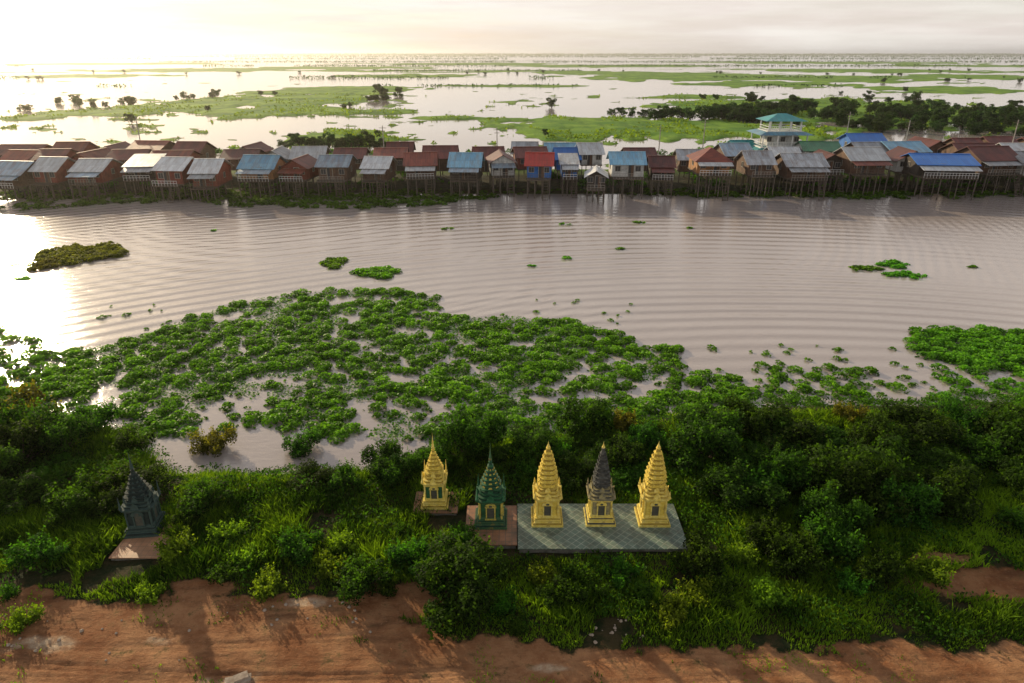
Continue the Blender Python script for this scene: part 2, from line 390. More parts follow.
clumps('water_hyacinth',cs,M_hyac,dens=110,size=.19,label="floating bed of bright green water hyacinth clumps on the river",cat="water plants",kind='stuff',hgt=.32)
def carpet():
    n=110000;xs=[p[0] for p in main];ys=[p[1] for p in main]
    x=rng.uniform(-55,22,n);y=rng.uniform(min(ys),max(ys),n)
    k=inpoly(x,y,main)&(fbm(x/2.4,y/2.4,15,4)>.46)
    for a,b,c,d in holes: k&=((x-a)/c)**2+((y-b)/d)**2>1.1
    x=x[k];y=y[k];n=len(x)
    P=np.stack([x,y,.03+.12*rng.random(n)],1)
    V,F=leafq(P,rdir(n)*.5+np.array([0,0,1.]),rng.uniform(.1,.24,n),.8)
    o=obj('floating_leaves',npmesh('floating_leaves',V,F,[M_hyac],tone=np.clip(.15+rng.random(n)*.4,0,1)));tag(o,"low carpet of floating leaves between water hyacinth clumps","water plants",kind='stuff')
carpet()
cr=scat(wp([(903,342),(915,331),(950,327),(1000,330),(1080,336),(1080,372),(1020,374),(960,366),(925,360)]),.8,.2,.5,.9,tb=.38)
cr+=scat(wp([(925,368),(1080,374),(1080,450),(960,445),(930,420),(915,392)]),1.0,.40,.45,.95,ns=2.4,tb=.38)
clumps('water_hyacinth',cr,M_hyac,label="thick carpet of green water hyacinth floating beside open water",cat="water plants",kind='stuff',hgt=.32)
def floatmat(u,v,ru,rv,mat,lab,n,h=.35,size=.28):
    cx,cy,rx,ry=wellipse(u,v,ru,rv);c=[]
    for _ in range(n):
        a=random.uniform(0,6.28);q=math.sqrt(random.random());
        x=q*rx*math.cos(a);y=q*ry*math.sin(a)*(.8+.3*math.sin(x*1.3+u))
        c.append((x,y,random.uniform(.35,.8)*min(1,.35+ry*.25),.4+random.uniform(-.15,.15)))
    o=clumps('floating_plant_mat',c,mat,60,size,lab,'water plants',None,'floating plant mats on the river',h)
    o.location=(cx,cy,0)
floatmat(82,255,42,11,M_mat,"large yellowish brown mat of dry water hyacinth drifting on the river",240,.4)
floatmat(45,266,14,5,M_mat,"yellowish brown mat of dry water hyacinth drifting on the river",40,.4)
GR="small green mat of water hyacinth drifting on the river"
for a in [(334,263,12,5,40),(377,273,22,6,90),(905,275,20,3.5,50),(893,265,15,3.5,35),(865,269,16,3,30),(567,258,4,1.5,6),(620,249,3,1.2,5),(447,229,4,1.2,5),(565,224,6,1.3,8),(22,279,7,2,9),(14,266,3,1.5,4),(532,266,3,1,4),(972,267,7,1.2,8),(640,223,6,1.5,8),(690,228,3,1,4),(408,317,4,1.5,6),(733,378,9,4,18),(215,230,4,1,4)]:
    floatmat(*a[:4],M_hyac,GR,a[4],h=.25)
vb=scat(wp([(-80,190),(1110,190),(1110,196),(900,199),(700,197),(560,193),(500,196),(440,205),(380,209),(240,207),(190,201),(120,204),(0,212),(-80,213)]),1.7,.34,.7,1.5,ns=9,seed=13,tb=.45)
clumps('waterside_weeds',vb,M_weed,15,.45,"green weeds fringing the water below stilt houses","water plants",'stuff',hgt=.3)
vb=scat(wp([(-80,150),(1110,150),(1110,190),(-80,190)]),3.8,.45,1.0,2.2,ns=9,seed=19,tb=.3)
clumps('village_undergrowth',vb,M_weed,9,.5,"dark green weeds growing among house stilts","undergrowth",'stuff',hgt=.8)
def field():
    n=60000;y=1/rng.uniform(1/420.,1/143.,n);x=rng.uniform(-.75,.8,n)*y;z=H(x,y)
    k=(z>.02)&(fbm(x/7,y/14,97)>.5);x=x[k];y=y[k];z=z[k];n=len(x)
    s=rng.uniform(.4,1.0,n)*(y/220)**.5
    V,F=leafq(np.stack([x,y,z+s*.3],1),rdir(n)+np.array([0,-.3,.5]),s,.7)
    o=obj('marsh_grass',npmesh('marsh_grass',V,F,[M_grass],tone=rng.uniform(.3,1,n)));tag(o,"tufts of tall marsh grass on the flooded plain","grass",kind='stuff')
field()
# ---------------------------------------------------------------- grass + undergrowth
def clear(x,y,e=0):
    k=~((x>-2.3-e*.6)&(x<8.2)&(y>24.7)&(y<28.2))
    for (u,v,a,b) in BARE+[(612,628,.9,.6)]:
        bx,by=G(u,v,1.0);k&=(((x-bx)/a)**2+((y-by)/b)**2+1.2*(fbm(x*1.3,y*1.3,88)-.5))>.85
    bx,by=G(137,556,1.0);k&=(((x-bx)/1.4)**2+((y-by)/1.5)**2)>1
    return k
def grass():
    n=380000
    x=rng.uniform(-34,34,n);y=rng.uniform(17.0,38,n)
    rd=roadedge(x,y)
    k=(y>rd+.1)|((fbm(x/1.0,y/1.0,41)>.62)&(rng.random(n)<.3))
    k&=(y<shore(x)-.6)
    k&=fbm(x/1.8,y/1.8,43)>.34
    k&=clear(x,y)
    x=x[k];y=y[k];n=len(x);z=H(x,y)
    hh=(.10+.75*fbm(x/2.2,y/2.2,47)**1.7)*rng.uniform(.5,1.3,n)*np.clip(.35+(y-roadedge(x,y))*.5,.3,1)
    a=rng.uniform(0,6.28,n);w=rng.uniform(.016,.032,n);l=rng.normal(size=(n,2))*.35*hh[:,None]
    dx=np.cos(a)*w;dy=np.sin(a)*w
    A=np.stack([x-dx,y-dy,z-.03],1);B=np.stack([x+dx,y+dy,z-.03],1)
    C=np.stack([x+l[:,0]*.5+dx*.7,y+l[:,1]*.5+dy*.7,z+hh*.6],1);D=np.stack([x+l[:,0],y+l[:,1],z+hh],1)
    V=np.stack([A,B,C,D],1).reshape(-1,3);F=np.arange(4*n).reshape(n,4)
    big=fbm(x/5,y/4,149)
    t=np.clip((fbm(x/1.5,y/1.5,49)*1.6-.35)+(big-.5)*1.6+np.where(x>6,.2,-.05)+rng.normal(size=n)*.2,0,1)  # tone raised on the right as sunlit grass, lowered elsewhere as shade
    o=obj('grass',npmesh('grass',V,F,[M_grass],tone=t));tag(o,"rough green grass along the edge of the dirt road","grass",kind='stuff')
grass()
def under():
    n=140000
    x=rng.uniform(-36,36,n);y=rng.uniform(19.5,42,n)
    rd=roadedge(x,y)
    q=fbm(x/2.1,y/2.1,61)
    k=(y>rd+.5)&(y<shore(x)+.6)&((q>.5)|(y>28.5)|((x<-9)&(y>26)&(q>.4)))
    k&=clear(x,y,1)
    x=x[k];y=y[k];q=q[k];n=len(x);z=np.maximum(H(x,y),0)
    top=.15+1.2*np.clip(q-.4,0,.4)*np.where(y>28.5,1.8,1.0)
    P=np.stack([x,y,z+top*rng.random(n)**.5],1)
    V,F=leafq(P,rdir(n)*.8+np.array([0,0,.7]),rng.uniform(.08,.2,n))
    o=obj('undergrowth',npmesh('undergrowth',V,F,[M_shrub],tone=np.clip(q-.1+rng.normal(size=n)*.25,0,1)));tag(o,"low leafy undergrowth covering the river bank","undergrowth",kind='stuff')
under()
# ---------------------------------------------------------------- stupas
def redent(r,z,k=.16,s=1.0):
    a=r;b=r*(1-k);c=r*(1-2*k)
    pts=[(a,-c),(a,c),(b,c),(b,b),(c,b),(c,a),(-c,a),(-c,b),(-b,b),(-b,c),(-a,c),(-a,-c),(-b,-c),(-b,-b),(-c,-b),(-c,-a),(c,-a),(c,-b),(b,-b),(b,-c)]
    return [(x,y,z) for x,y in pts]
def sq(r,z): return [(r,-r,z),(r,r,z),(-r,r,z),(-r,-r,z)]
def circ(r,z,n=16): return [(r*math.cos(2*math.pi*i/n),r*math.sin(2*math.pi*i/n),z) for i in range(n)]
def steps(mb,sec,prof,m=0,ms=None):
    mb.loft([sec(r,z) for z,r in prof],m,ms=ms)
def antefix(mb,c,ang,w,h,m=0):
    ca,sa=math.cos(ang),math.sin(ang)
    def T(px,py,pz): return (c[0]+px*ca-py*sa,c[1]+px*sa+py*ca,c[2]+pz)
    mb.add([T(0,-w/2,0),T(0,w/2,0),T(-.03,w*.35,h*.55),T(.02,0,h),T(-.03,-w*.35,h*.55),T(-w*.5,0,0)],[(0,1,2,3,4),(1,5,3,2),(5,0,4,3)],m)
def stupa(x,y,z,Ht,W,mats,label,style='bud',yaw=0,spire_trim=None,corn=None,niche_m=None,col_m=None):
    body_m,trim_m,spire_m,dark_m,groove_m=mats
    e=obj('stupa',None,(x,y,z),rot=(0,0,yaw));e.empty_display_size=.5
    tag(e,label,'stupa','memorial stupas on the river bank')
    k=W/1.5;R=.75*k
    mb=MB();steps(mb,sq,[(0,R),(.10,R),(.10,R*.93),(.16,R*.93),(.16,R*.86),(.22,R*.78),(.27,R*.78),(.27,R*.86),(.34,R*.86),(.34,R*.80),(.40,R*.80)],0,ms=[0,0,1,1,0,1,0,0,0,1])
    obj('plinth',mb.mesh('plinth',[trim_m,groove_m]),parent=e)
    zb=.40;zt=.40+.225*Ht
    mb=MB();steps(mb,lambda r,q:redent(r,q,.08),[(zb,R*.74),(zb+.08,R*.74),(zb+.12,R*.66),(zt-.12,R*.66),(zt-.06,R*.74),(zt,R*.74)],0,ms=[1,1,0,1,1])
    for sx in(-1,1):
        for sy in(-1,1):
            mb.tube((sx*R*.66,sy*R*.66,zb+.01),(sx*R*.66,sy*R*.66,zt-.01),R*.065,R*.065,8,2)
    obj('body',mb.mesh('body',[body_m,trim_m,col_m or trim_m]),parent=e)
    for i in range(4):
        a=i*math.pi/2-math.pi/2
        mb=MB();w=R*.26;h=(zt-zb)*.62
        mb.box((.012,0,zb+.10+h/2),(.02,w*2*.8,h),1)
        for s in(-1,1): mb.box((.03,s*w,zb+.08+h/2),(.09,w*.28,h+.04),0)
        mb.box((.04,0,zb+.05),(.14,w*2.6,.06),0)
        arch=[];n=10
        for j in range(n+1):
            t=math.pi*j/n;arch.append((w*1.35*math.cos(t),abs(math.sin(t))**.8*w*1.1+ (w*.9 if j==n//2 else 0)))
        zz=zb+.10+h
        vs=[(.02,p,zz+q) for p,q in arch]+[(.09,p,zz+q) for p,q in arch];n1=n+1
        fs=[tuple(range(n1,2*n1)),tuple(range(n1-1,-1,-1))]+[(j,j+1,n1+j+1,n1+j) for j in range(n)]+[(0,n1,2*n1-1,n1-1)]
        mb.add(vs,fs,0)
        mb.box((.095,0,zz+w*.45),(.02,w*.7,w*.5),1)
        obj('niche',mb.mesh('niche',[niche_m or trim_m,dark_m]),(R*.662*math.cos(a),R*.662*math.sin(a),0),parent=e,rot=(0,0,a))
    zc=zt+.52;cm=corn or trim_m
    mb=MB();steps(mb,lambda r,q:redent(r,q,.1),[(zt,R*.78),(zt+.05,R*.78),(zt+.05,R*.86),(zt+.11,R*.92),(zt+.15,R*.92),(zt+.15,R*.72),(zt+.23,R*.70),(zt+.23,R*.76),(zt+.28,R*.76),(zt+.28,R*.60),(zt+.38,R*.58),(zt+.38,R*.66),(zt+.43,R*.66),(zt+.43,R*.56),(zc,R*.56)],0,ms=[0,0,0,0,0,1,0,0,0,1,0,0,0,1])
    for sx in(-1,1):
        for sy in(-1,1):
            hh=.42 if style!='tier' else .7
            steps(mb,lambda r,q:[(p[0]+sx*R*.79,p[1]+sy*R*.79,p[2]) for p in circ(r,q,8)],[(zt+.15,.055*k),(zt+.22,.07*k),(zt+.3,.04*k),(zt+.36,.045*k),(zt+.15+hh,.006)],0)
            steps(mb,lambda r,q:[(p[0]+sx*R*.58,p[1]+sy*R*.58,p[2]) for p in circ(r,q,8)],[(zt+.43,.045*k),(zt+.48,.055*k),(zt+.54,.03*k),(zt+.75,.006)],0)
    for i in range(4):
        a=i*math.pi/2;antefix(mb,(R*.86*math.cos(a),R*.86*math.sin(a),zt+.15),a,R*.5,.36,0);antefix(mb,(R*.64*math.cos(a),R*.64*math.sin(a),zt+.43),a,R*.38,.28,0)
    obj('cornice',mb.mesh('cornice',[cm,groove_m]),parent=e)
    mb=MB();zs=zc;Z1=Ht*(.93 if style!='tier' else .78);n=9 if style!='tier' else 7
    def env(t):
        if style=='bud': return R*.50*(1+.16*math.sin(min(t/.5,1)*math.pi))*(1-t**2.0)**.8+.03
        if style=='tier': return R*.52*(1-t)**1.15+.045
        return R*.46*(1+.12*math.sin(min(t/.5,1)*math.pi))*(1-t**1.6)**.85+.03
    prof=[];ms=[]
    for i in range(n):
        t0=i/n;t1=(i+1)/n;za=zs+(Z1-zs)*t0;zb2=zs+(Z1-zs)*t1;dz=zb2-za
        r0=env(t0);r1=env(min(t1,.985));bl=1.08 if style!='tier' else 1.2
        prof+=[(za,r0*.82),(za+dz*.45,(r0*.82+r1*.84)/2),(za+dz*.55,(r0+r1)/2*bl),(za+dz*.74,(r0+r1)/2*bl),(za+dz*.78,r1*.92),(zb2,r1*.86)]
        ms+=[2,2,0,0,0,2]
        if i<n-2:
            for j in range(8):
                a=j*math.pi/4+ (math.pi/8 if style!='tier' else 0);rr=(r0+r1)/2*(.98 if style!='tier' else 1.12);antefix(mb,(rr*math.cos(a),rr*math.sin(a),za+dz*.72),a,rr*.42,dz*.62,1)
    steps(mb,(lambda r,q:redent(r,q,.17)) if style!='tier' else (lambda r,q:redent(r,q,.1)),prof,0,ms=ms[:-1])
    obj('spire',mb.mesh('spire',[spire_m,spire_trim or trim_m,groove_m if spire_m is body_m or spire_m is Y1 else spire_m]),parent=e)
    mb=MB();fz=Z1-.03;q=Ht-fz
    steps(mb,lambda r,q:circ(r,q,12),[(fz,.06),(fz+q*.10,.085),(fz+q*.16,.05),(fz+q*.26,.065),(fz+q*.34,.035),(fz+q*.46,.042),(fz+q*.55,.018),(Ht,.004)],0)
    obj('finial',mb.mesh('finial',[trim_m],True),parent=e)
    return e
Y1=pm('yellow_stucco',(.68,.50,.06),(.80,.62,.11),4,.9,.3,.02,c3=(.40,.27,.06),s3=1.0)
Y2=pm('gold_stucco',(.76,.58,.09),(.84,.70,.20),6,.9,.3,.02,c3=(.45,.32,.08))
YG=pm('groove_yellow_stucco',(.30,.20,.03),(.46,.33,.05),5,.9)  # darker yellow set into the grooves between the tiers
YD=pm('niche_recess',(.05,.06,.05),(.10,.09,.06),6,.8)
GN=pm('green_glazed_stucco',(.012,.085,.032),(.025,.14,.05),4,.7,.3,.02,c3=(.012,.03,.012))
GT=pm('green_gold_trim',(.50,.39,.06),(.62,.50,.10),9,.8,lo=.45,hi=.56,c3=(.02,.10,.045))
GB=pm('green_painted_base',(.03,.10,.04),(.06,.15,.06),6,.8,c3=(.25,.19,.04))
GG=pm('dark_green_groove',(.008,.04,.02),(.015,.06,.03),5,.8)
DK=pm('weathered_dark_stucco',(.045,.045,.038),(.12,.12,.10),4,.9,c3=(.02,.02,.018))
DG=pm('grey_stained_trim',(.18,.17,.12),(.42,.35,.14),7,.9)
DT=pm('near_black_stucco',(.008,.018,.015),(.018,.034,.028),4,.85)
DL=pm('dark_teal_trim',(.03,.06,.05),(.05,.085,.07),6,.85)
ys=27.15
def SX(u,y,z): 
    t=y*math.cos(PITCH)+(CH-z)*math.sin(PITCH);return (u-512)/FP*t
stupa(SX(547,ys,2),ys,1.27,4.3,1.5,(Y1,Y2,Y1,YD,YG),"yellow stupa with ribbed bud spire on tiled platform")
stupa(SX(600,ys,2),ys,1.27,4.25,1.42,(DG,Y2,DK,YD,DK),"yellow and grey stupa with dark grey tiered spire",'mid',spire_trim=DK,corn=DG,niche_m=Y2)
stupa(SX(653,ys,2),ys,1.27,4.3,1.5,(Y1,Y2,Y1,YD,YG),"yellow stupa with ribbed bud spire on tiled platform")
stupa(SX(491,ys,2),ys-.05,1.2,4.3,1.55,(GN,GB,GN,YD,GG),"dark green stupa with gold trim and pointed tiered spire",'tier',spire_trim=GT,corn=GN,niche_m=GT,col_m=GT)
stupa(SX(435,28.6,2),28.6,1.15,4.0,1.35,(GN,Y2,Y1,YD,YG),"golden stupa with green panels and pointed tiered spire",'tier')
yf=26.6
stupa(SX(143,yf,2),yf,1.14,4.2,1.6,(DT,DL,DT,YD,DT),"near black stupa standing alone on a brick pad",'tier',.12,spire_trim=DL,corn=DL)
def tile_mat(name,c1,c2,mort,s=1.0,rot=.785,dirt=(.08,.075,.045)):
    m,nt,b,o=newmat(name);c=coord(nt)
    mp=nt.nodes.new('ShaderNodeMapping');mp.inputs['Rotation'].default_value=(0,0,rot);L(nt,c,mp.inputs[0])
    br=nt.nodes.new('ShaderNodeTexBrick');br.offset=0;br.inputs['Scale'].default_value=s;br.inputs['Brick Width'].default_value=.3;br.inputs['Row Height'].default_value=.3;br.inputs['Mortar Size'].default_value=.018
    br.inputs['Color1'].default_value=(*c1,1);br.inputs['Color2'].default_value=(*c2,1);br.inputs['Mortar'].default_value=(*mort,1);L(nt,mp.outputs[0],br.inputs['Vector'])
    col=mix(nt,mrange(nt,noise(nt,c,1.2,8,.75),.42,.66,0,.75),br.outputs['Color'],dirt)
    L(nt,col,b.inputs['Base Color']);b.inputs['Roughness'].default_value=.6
    bump(nt,noise(nt,c,12,4),.3,.01,b);return m
TG=tile_mat('green_floor_tiles',(.13,.19,.14),(.18,.25,.18),(.36,.40,.30))
TR=tile_mat('brown_floor_tiles',(.34,.15,.07),(.42,.20,.10),(.22,.13,.08),1,0)
TO=tile_mat('orange_brick_pad',(.46,.22,.11),(.54,.28,.15),(.32,.18,.1),1,0,(.25,.15,.08))
CC=pm('concrete_edge',(.14,.13,.11),(.24,.22,.19),3,.9,c3=(.06,.06,.045))
def platform(x0,x1,y0,y1,zt,mat,label):
    mb=MB();mb.box(((x0+x1)/2,(y0+y1)/2,zt-.35),(x1-x0,y1-y0,.6),0)
    e=obj('tiled_platform',mb.mesh('tiled_platform',[CC]),);tag(e,label,'platform')
    mb=MB();mb.box(((x0+x1)/2,(y0+y1)/2,zt-.025),(x1-x0+.12,y1-y0+.12,.05),0)
    obj('paving',mb.mesh('paving',[mat]),parent=e)
platform(G(519,533,1.2)[0],G(682,533,1.2)[0],24.95,28.2,1.27,TG,"long raised platform paved with pale green diamond tiles")
platform(G(466,533,1.2)[0],G(517,533,1.2)[0]-.06,25.3,28.15,1.20,TR,"small raised platform paved with reddish brown tiles")
platform(G(413,515,1.1)[0],G(456,515,1.1)[0],27.75,29.4,1.15,TR,"small square brown tiled base among bushes")
platform(G(112,556,1.1)[0],G(160,556,1.1)[0],24.5,27.7,1.14,TO,"orange brick pad below a lone dark stupa")
stone=pm('pale_stone',(.25,.19,.14),(.42,.34,.26),5,.9)
for i in range(56):
    u,v=(random.gauss(612,15),random.gauss(628,8)) if i<22 else random.choice([(random.gauss(310,45),random.gauss(612,8)),(random.gauss(110,70),random.gauss(645,16))])
    x,y=G(u,v,1.0);s=random.uniform(.025,.08)
    n=7;mb=MB();secs=[]
    for zz,rr in((-.5,.7),(-.1,1.05),(.4,.9),(.75,.45)):
        secs.append([(math.cos(6.283*j/n)*rr*s*random.uniform(.8,1.2),math.sin(6.283*j/n)*rr*s*random.uniform(.8,1.2),zz*s) for j in range(n)])
    mb.loft(secs);o=obj('stone',mb.mesh('stone',[stone]),(x,y,float(H(np.array([x]),np.array([y]))[0])+s*.2))
    tag(o,"pale broken stone lying on bare earth",'stone','loose stones by the road')
x,y=G(238,681,1.0);mb=MB();mb.box((0,0,0),(.9,.35,.12),0,.25);mb.box((.1,.06,.11),(.5,.3,.08),0,.5)
o=obj('concrete_slab',mb.mesh('concrete_slab',[stone]),(x,y,1.03));tag(o,"pale broken concrete slab lying on the dirt road",'slab')
# ---------------------------------------------------------------- houses
def roofmat(name,c1,c2,rust,rf=.5,amt=.6):
    m,nt,b,o=newmat(name);c=coord(nt)
    br=nt.nodes.new('ShaderNodeTexBrick');br.offset=0;br.inputs['Scale'].default_value=1;br.inputs['Brick Width'].default_value=.85;br.inputs['Row Height'].default_value=2.1;br.inputs['Mortar Size'].default_value=.012
    br.inputs['Color1'].default_value=(*c1,1);br.inputs['Color2'].default_value=(*c2,1);br.inputs['Mortar'].default_value=(*[q*.5 for q in c1],1);L(nt,c,br.inputs['Vector'])
    mp=nt.nodes.new('ShaderNodeMapping');mp.inputs['Scale'].default_value=(1.6,.35,.35);L(nt,c,mp.inputs[0])
    oi=nt.nodes.new('ShaderNodeObjectInfo');ad=nt.nodes.new('ShaderNodeVectorMath');ad.operation='ADD';L(nt,mp.outputs[0],ad.inputs[0])
    L(nt,math_(nt,'MULTIPLY',oi.outputs['Random'],50.0),ad.inputs[1])
    col=mix(nt,mrange(nt,noise(nt,ad.outputs[0],1.1,8,.75),.44,.64,0,amt),br.outputs['Color'],rust)
    hs=nt.nodes.new('ShaderNodeHueSaturation');L(nt,col,hs.inputs['Color']);L(nt,mrange(nt,oi.outputs['Random'],0,1,.75,1.25),hs.inputs['Value'])
    L(nt,hs.outputs[0],b.inputs['Base Color']);b.inputs['Roughness'].default_value=rf
    w=nt.nodes.new('ShaderNodeTexWave');w.inputs['Scale'].default_value=1.1;L(nt,c,w.inputs['Vector'])
    bump(nt,w.outputs['Fac'],.5,.04,b);return m
RM={'grey':roofmat('grey_metal_roof',(.28,.30,.32),(.42,.44,.46),(.16,.11,.08),amt=.75),
 'white':roofmat('pale_metal_roof',(.50,.52,.53),(.62,.64,.64),(.27,.21,.17),amt=.55),
 'bluegrey':roofmat('blue_grey_metal_roof',(.20,.29,.37),(.32,.41,.48),(.20,.13,.10),amt=.7),
 'blue':roofmat('bright_blue_metal_roof',(.012,.13,.48),(.02,.17,.55),(.03,.12,.3),.4,.4),
 'ltblue':roofmat('light_blue_metal_roof',(.14,.34,.50),(.22,.44,.58),(.2,.18,.16)),
 'rust':roofmat('rusty_metal_roof',(.20,.045,.028),(.28,.07,.038),(.08,.03,.024),.6,.75),
 'dark':roofmat('dark_red_metal_roof',(.11,.028,.022),(.17,.042,.03),(.05,.024,.02),.6,.7),
 'red':roofmat('bright_red_metal_roof',(.42,.03,.02),(.5,.05,.03),(.2,.05,.03),.45),
 'teal':roofmat('teal_metal_roof',(.02,.24,.25),(.04,.30,.30),(.08,.14,.13),.45,.4),
 'green':roofmat('green_metal_roof',(.04,.17,.08),(.06,.23,.11),(.08,.10,.05),amt=.4)}
RW={'grey':'grey metal','white':'pale metal','bluegrey':'blue grey metal','blue':'bright blue','ltblue':'light blue','rust':'rusty red','dark':'dark red brown','red':'bright red','teal':'teal green','green':'green'}
def wallmat(name,c1,c2):
    m,nt,b,o=newmat(name);c=coord(nt)
    mp=nt.nodes.new('ShaderNodeMapping');mp.inputs['Scale'].default_value=(6,6,.5);L(nt,c,mp.inputs[0])
    col=mix(nt,mrange(nt,noise(nt,mp.outputs[0],1,4),.35,.65),c1,c2)
    col=mix(nt,mrange(nt,noise(nt,c,.9,7,.75),.45,.65,0,.7),col,tuple(q*.4 for q in c1))
    L(nt,col,b.inputs['Base Color']);b.inputs['Roughness'].default_value=.85
    w=nt.nodes.new('ShaderNodeTexWave');w.inputs['Scale'].default_value=1.5;w.bands_direction='DIAGONAL';L(nt,c,w.inputs['Vector'])
    bump(nt,w.outputs['Fac'],.4,.03,b);return m
WM={'brown':wallmat('brown_plank_wall',(.09,.05,.032),(.16,.09,.055)),'red':wallmat('red_plank_wall',(.18,.045,.03),(.26,.07,.045)),
 'blue':wallmat('blue_painted_wall',(.02,.11,.38),(.04,.17,.46)),'white':wallmat('white_painted_wall',(.46,.46,.44),(.6,.59,.56)),
 'dark':wallmat('dark_plank_wall',(.035,.028,.022),(.075,.055,.04)),'teal':wallmat('teal_painted_wall',(.05,.28,.30),(.09,.36,.38)),'orange':wallmat('orange_wall',(.32,.15,.06),(.42,.21,.09))}
WW={'brown':'brown wooden','red':'red','blue':'blue','white':'white','dark':'dark wooden','teal':'teal','orange':'orange'}
M_post=pm('stilt_timber',(.07,.055,.045),(.15,.12,.095),6,.9)
M_glass=pm('dark_opening',(.015,.015,.018),(.03,.03,.035),3,.4)
M_frame=pm('window_frame_paint',(.22,.20,.17),(.36,.33,.29),4,.7)
M_white=pm('white_paint',(.6,.6,.58),(.75,.74,.72),4,.7)
M_deck=pm('deck_planks',(.07,.05,.035),(.13,.10,.07),5,.9)
mb=MB();mb.tube((0,0,0),(0,0,1),.09,.075,7);ME_st=mb.mesh('stilt',[M_post])
mb=MB();mb.tube((0,0,0),(0,0,1),.12,.12,8);ME_col=mb.mesh('column',[M_white])
ME_win={}
def winmesh(w,h):
    k=(w,h)
    if k in ME_win:return ME_win[k]
    mb=MB();mb.box((0,-.01,0),(w,.04,h),1)
    for s in(-1,1): mb.box((s*(w/2+.03),-.03,0),(.06,.10,h+.12),0);mb.box((0,-.03,s*(h/2+.03)),(w,.10,.06),0)
    mb.box((0,-.035,0),(.04,.03,h),0)
    ME_win[k]=mb.mesh('window',[M_frame,M_glass]);return ME_win[k]
mb=MB();mb.box((0,-.01,.95),(.85,.04,1.9),1);mb.box((-.46,-.03,.98),(.07,.1,1.96),0);mb.box((.46,-.03,.98),(.07,.1,1.96),0);mb.box((0,-.03,1.93),(.85,.1,.07),0);mb.box((.2,-.05,.95),(.42,.03,1.86),2)
ME_door=mb.mesh('door',[M_frame,M_glass,WM['brown']])
def house(x,y,w,d,roof,wall,fl=2.6,wh=2.3,ridge='x',rh=1.3,style='gable',yaw=0,deck=True,nst=(4,3),zg=-.4):
    e=obj('stilt_house',None,(x,y,0),rot=(0,0,yaw));e.empty_display_size=1
    tag(e,f"{WW[wall]} stilt house with {RW[roof]} roof over the water",'house','stilt houses along the river')
    mb=MB();mb.box((0,0,fl-.1),(w+.2,d+.2,.2));
    if deck: mb.box((0,-d/2-.95,fl-.16),(w*.96,1.7,.12))
    obj('floor_deck',mb.mesh('floor_deck',[M_deck]),parent=e)
    mb=MB();t=.1;zc=fl+wh/2
    mb.box((0,-d/2+t/2,zc),(w,t,wh));mb.box((0,d/2-t/2,zc),(w,t,wh));mb.box((-w/2+t/2,0,zc),(t,d-2*t,wh));mb.box((w/2-t/2,0,zc),(t,d-2*t,wh))
    zt=fl+wh
    if style=='gable':
        if ridge=='x':
            for s in(-1,1):
                X=s*w/2;Xi=s*(w/2-t);mb.add([(X,-d/2,zt),(X,d/2,zt),(X,0,zt+rh*.93),(Xi,-d/2,zt),(Xi,d/2,zt),(Xi,0,zt+rh*.93)],[(0,1,2),(5,4,3),(0,2,5,3),(2,1,4,5)])
        else:
            for s in(-1,1):
                Y=s*d/2;Yi=s*(d/2-t);mb.add([(-w/2,Y,zt),(w/2,Y,zt),(0,Y,zt+rh*.93),(-w/2,Yi,zt),(w/2,Yi,zt),(0,Yi,zt+rh*.93)],[(0,1,2),(5,4,3),(0,2,5,3),(2,1,4,5)])
    obj('wall',mb.mesh('wall',[WM[wall]]),parent=e)
    rw,rd=(w,d) if ridge=='x' else (d,w)
    ov=.5;A=rw/2+ov;B=rd/2+ov;sl=rh/(rd/2);ez=-ov*sl;th=.07
    mb=MB()
    if style=='gable':
        for s in(-1,1):
            a=[(-A,s*B,ez),(A,s*B,ez),(A,0,rh),(-A,0,rh)];b=[(p[0],p[1],p[2]+th) for p in a]
            mb.add(a+b,[(0,1,2,3),(7,6,5,4),(0,4,5,1),(1,5,6,2),(2,6,7,3),(3,7,4,0)])
        mb.box((0,0,rh+th+.02),(2*A+.04,.28,.06))
    elif style=='hip':
        g=max(A-B,.2)
        a=[(-A,-B,ez),(A,-B,ez),(A,B,ez),(-A,B,ez)];r=[(-g,0,rh+.1),(g,0,rh+.1)]
        mb.add(a+r+[(p[0],p[1],p[2]-th) for p in a],[(0,1,5,4),(1,2,5),(2,3,4,5),(3,0,4),(0,6,7,1),(1,7,8,2),(2,8,9,3),(3,9,6,0),(9,8,7,6)])
    else:
        a=[(-A,-B,-.15),(A,-B,-.15),(A,B,rh*.7),(-A,B,rh*.7)];b=[(p[0],p[1],p[2]+th) for p in a]
        mb.add(a+b,[(3,2,1,0),(4,5,6,7),(0,1,5,4),(1,2,6,5),(2,3,7,6),(3,0,4,7)])
    obj('roof',mb.mesh('roof',[RM[roof]]),(0,0,zt+.02),parent=e,rot=(0,0,0 if ridge=='x' else math.pi/2))
    if deck and random.random()<.5:
        rr=random.choice([roof,'rust','grey','dark','white','bluegrey'])
        mb=MB();a=[(-w/2-.1,-d/2-2.0,zt-.75),(w/2+.1,-d/2-2.0,zt-.75),(w/2+.1,-d/2-.12,zt-.28),(-w/2-.1,-d/2-.12,zt-.28)];b=[(p[0],p[1],p[2]+.05) for p in a]
        mb.add(a+b,[(3,2,1,0),(4,5,6,7),(0,1,5,4),(1,2,6,5),(2,3,7,6),(3,0,4,7)])
        obj('verandah_roof',mb.mesh('verandah_roof',[RM[rr]]),parent=e)
        for i in range(4):
            o=obj('verandah_post',ME_st,(-w*.46+i*w*.92/3,-d/2-1.7,fl-.1),parent=e,scale=(.7,.7,wh-.62))
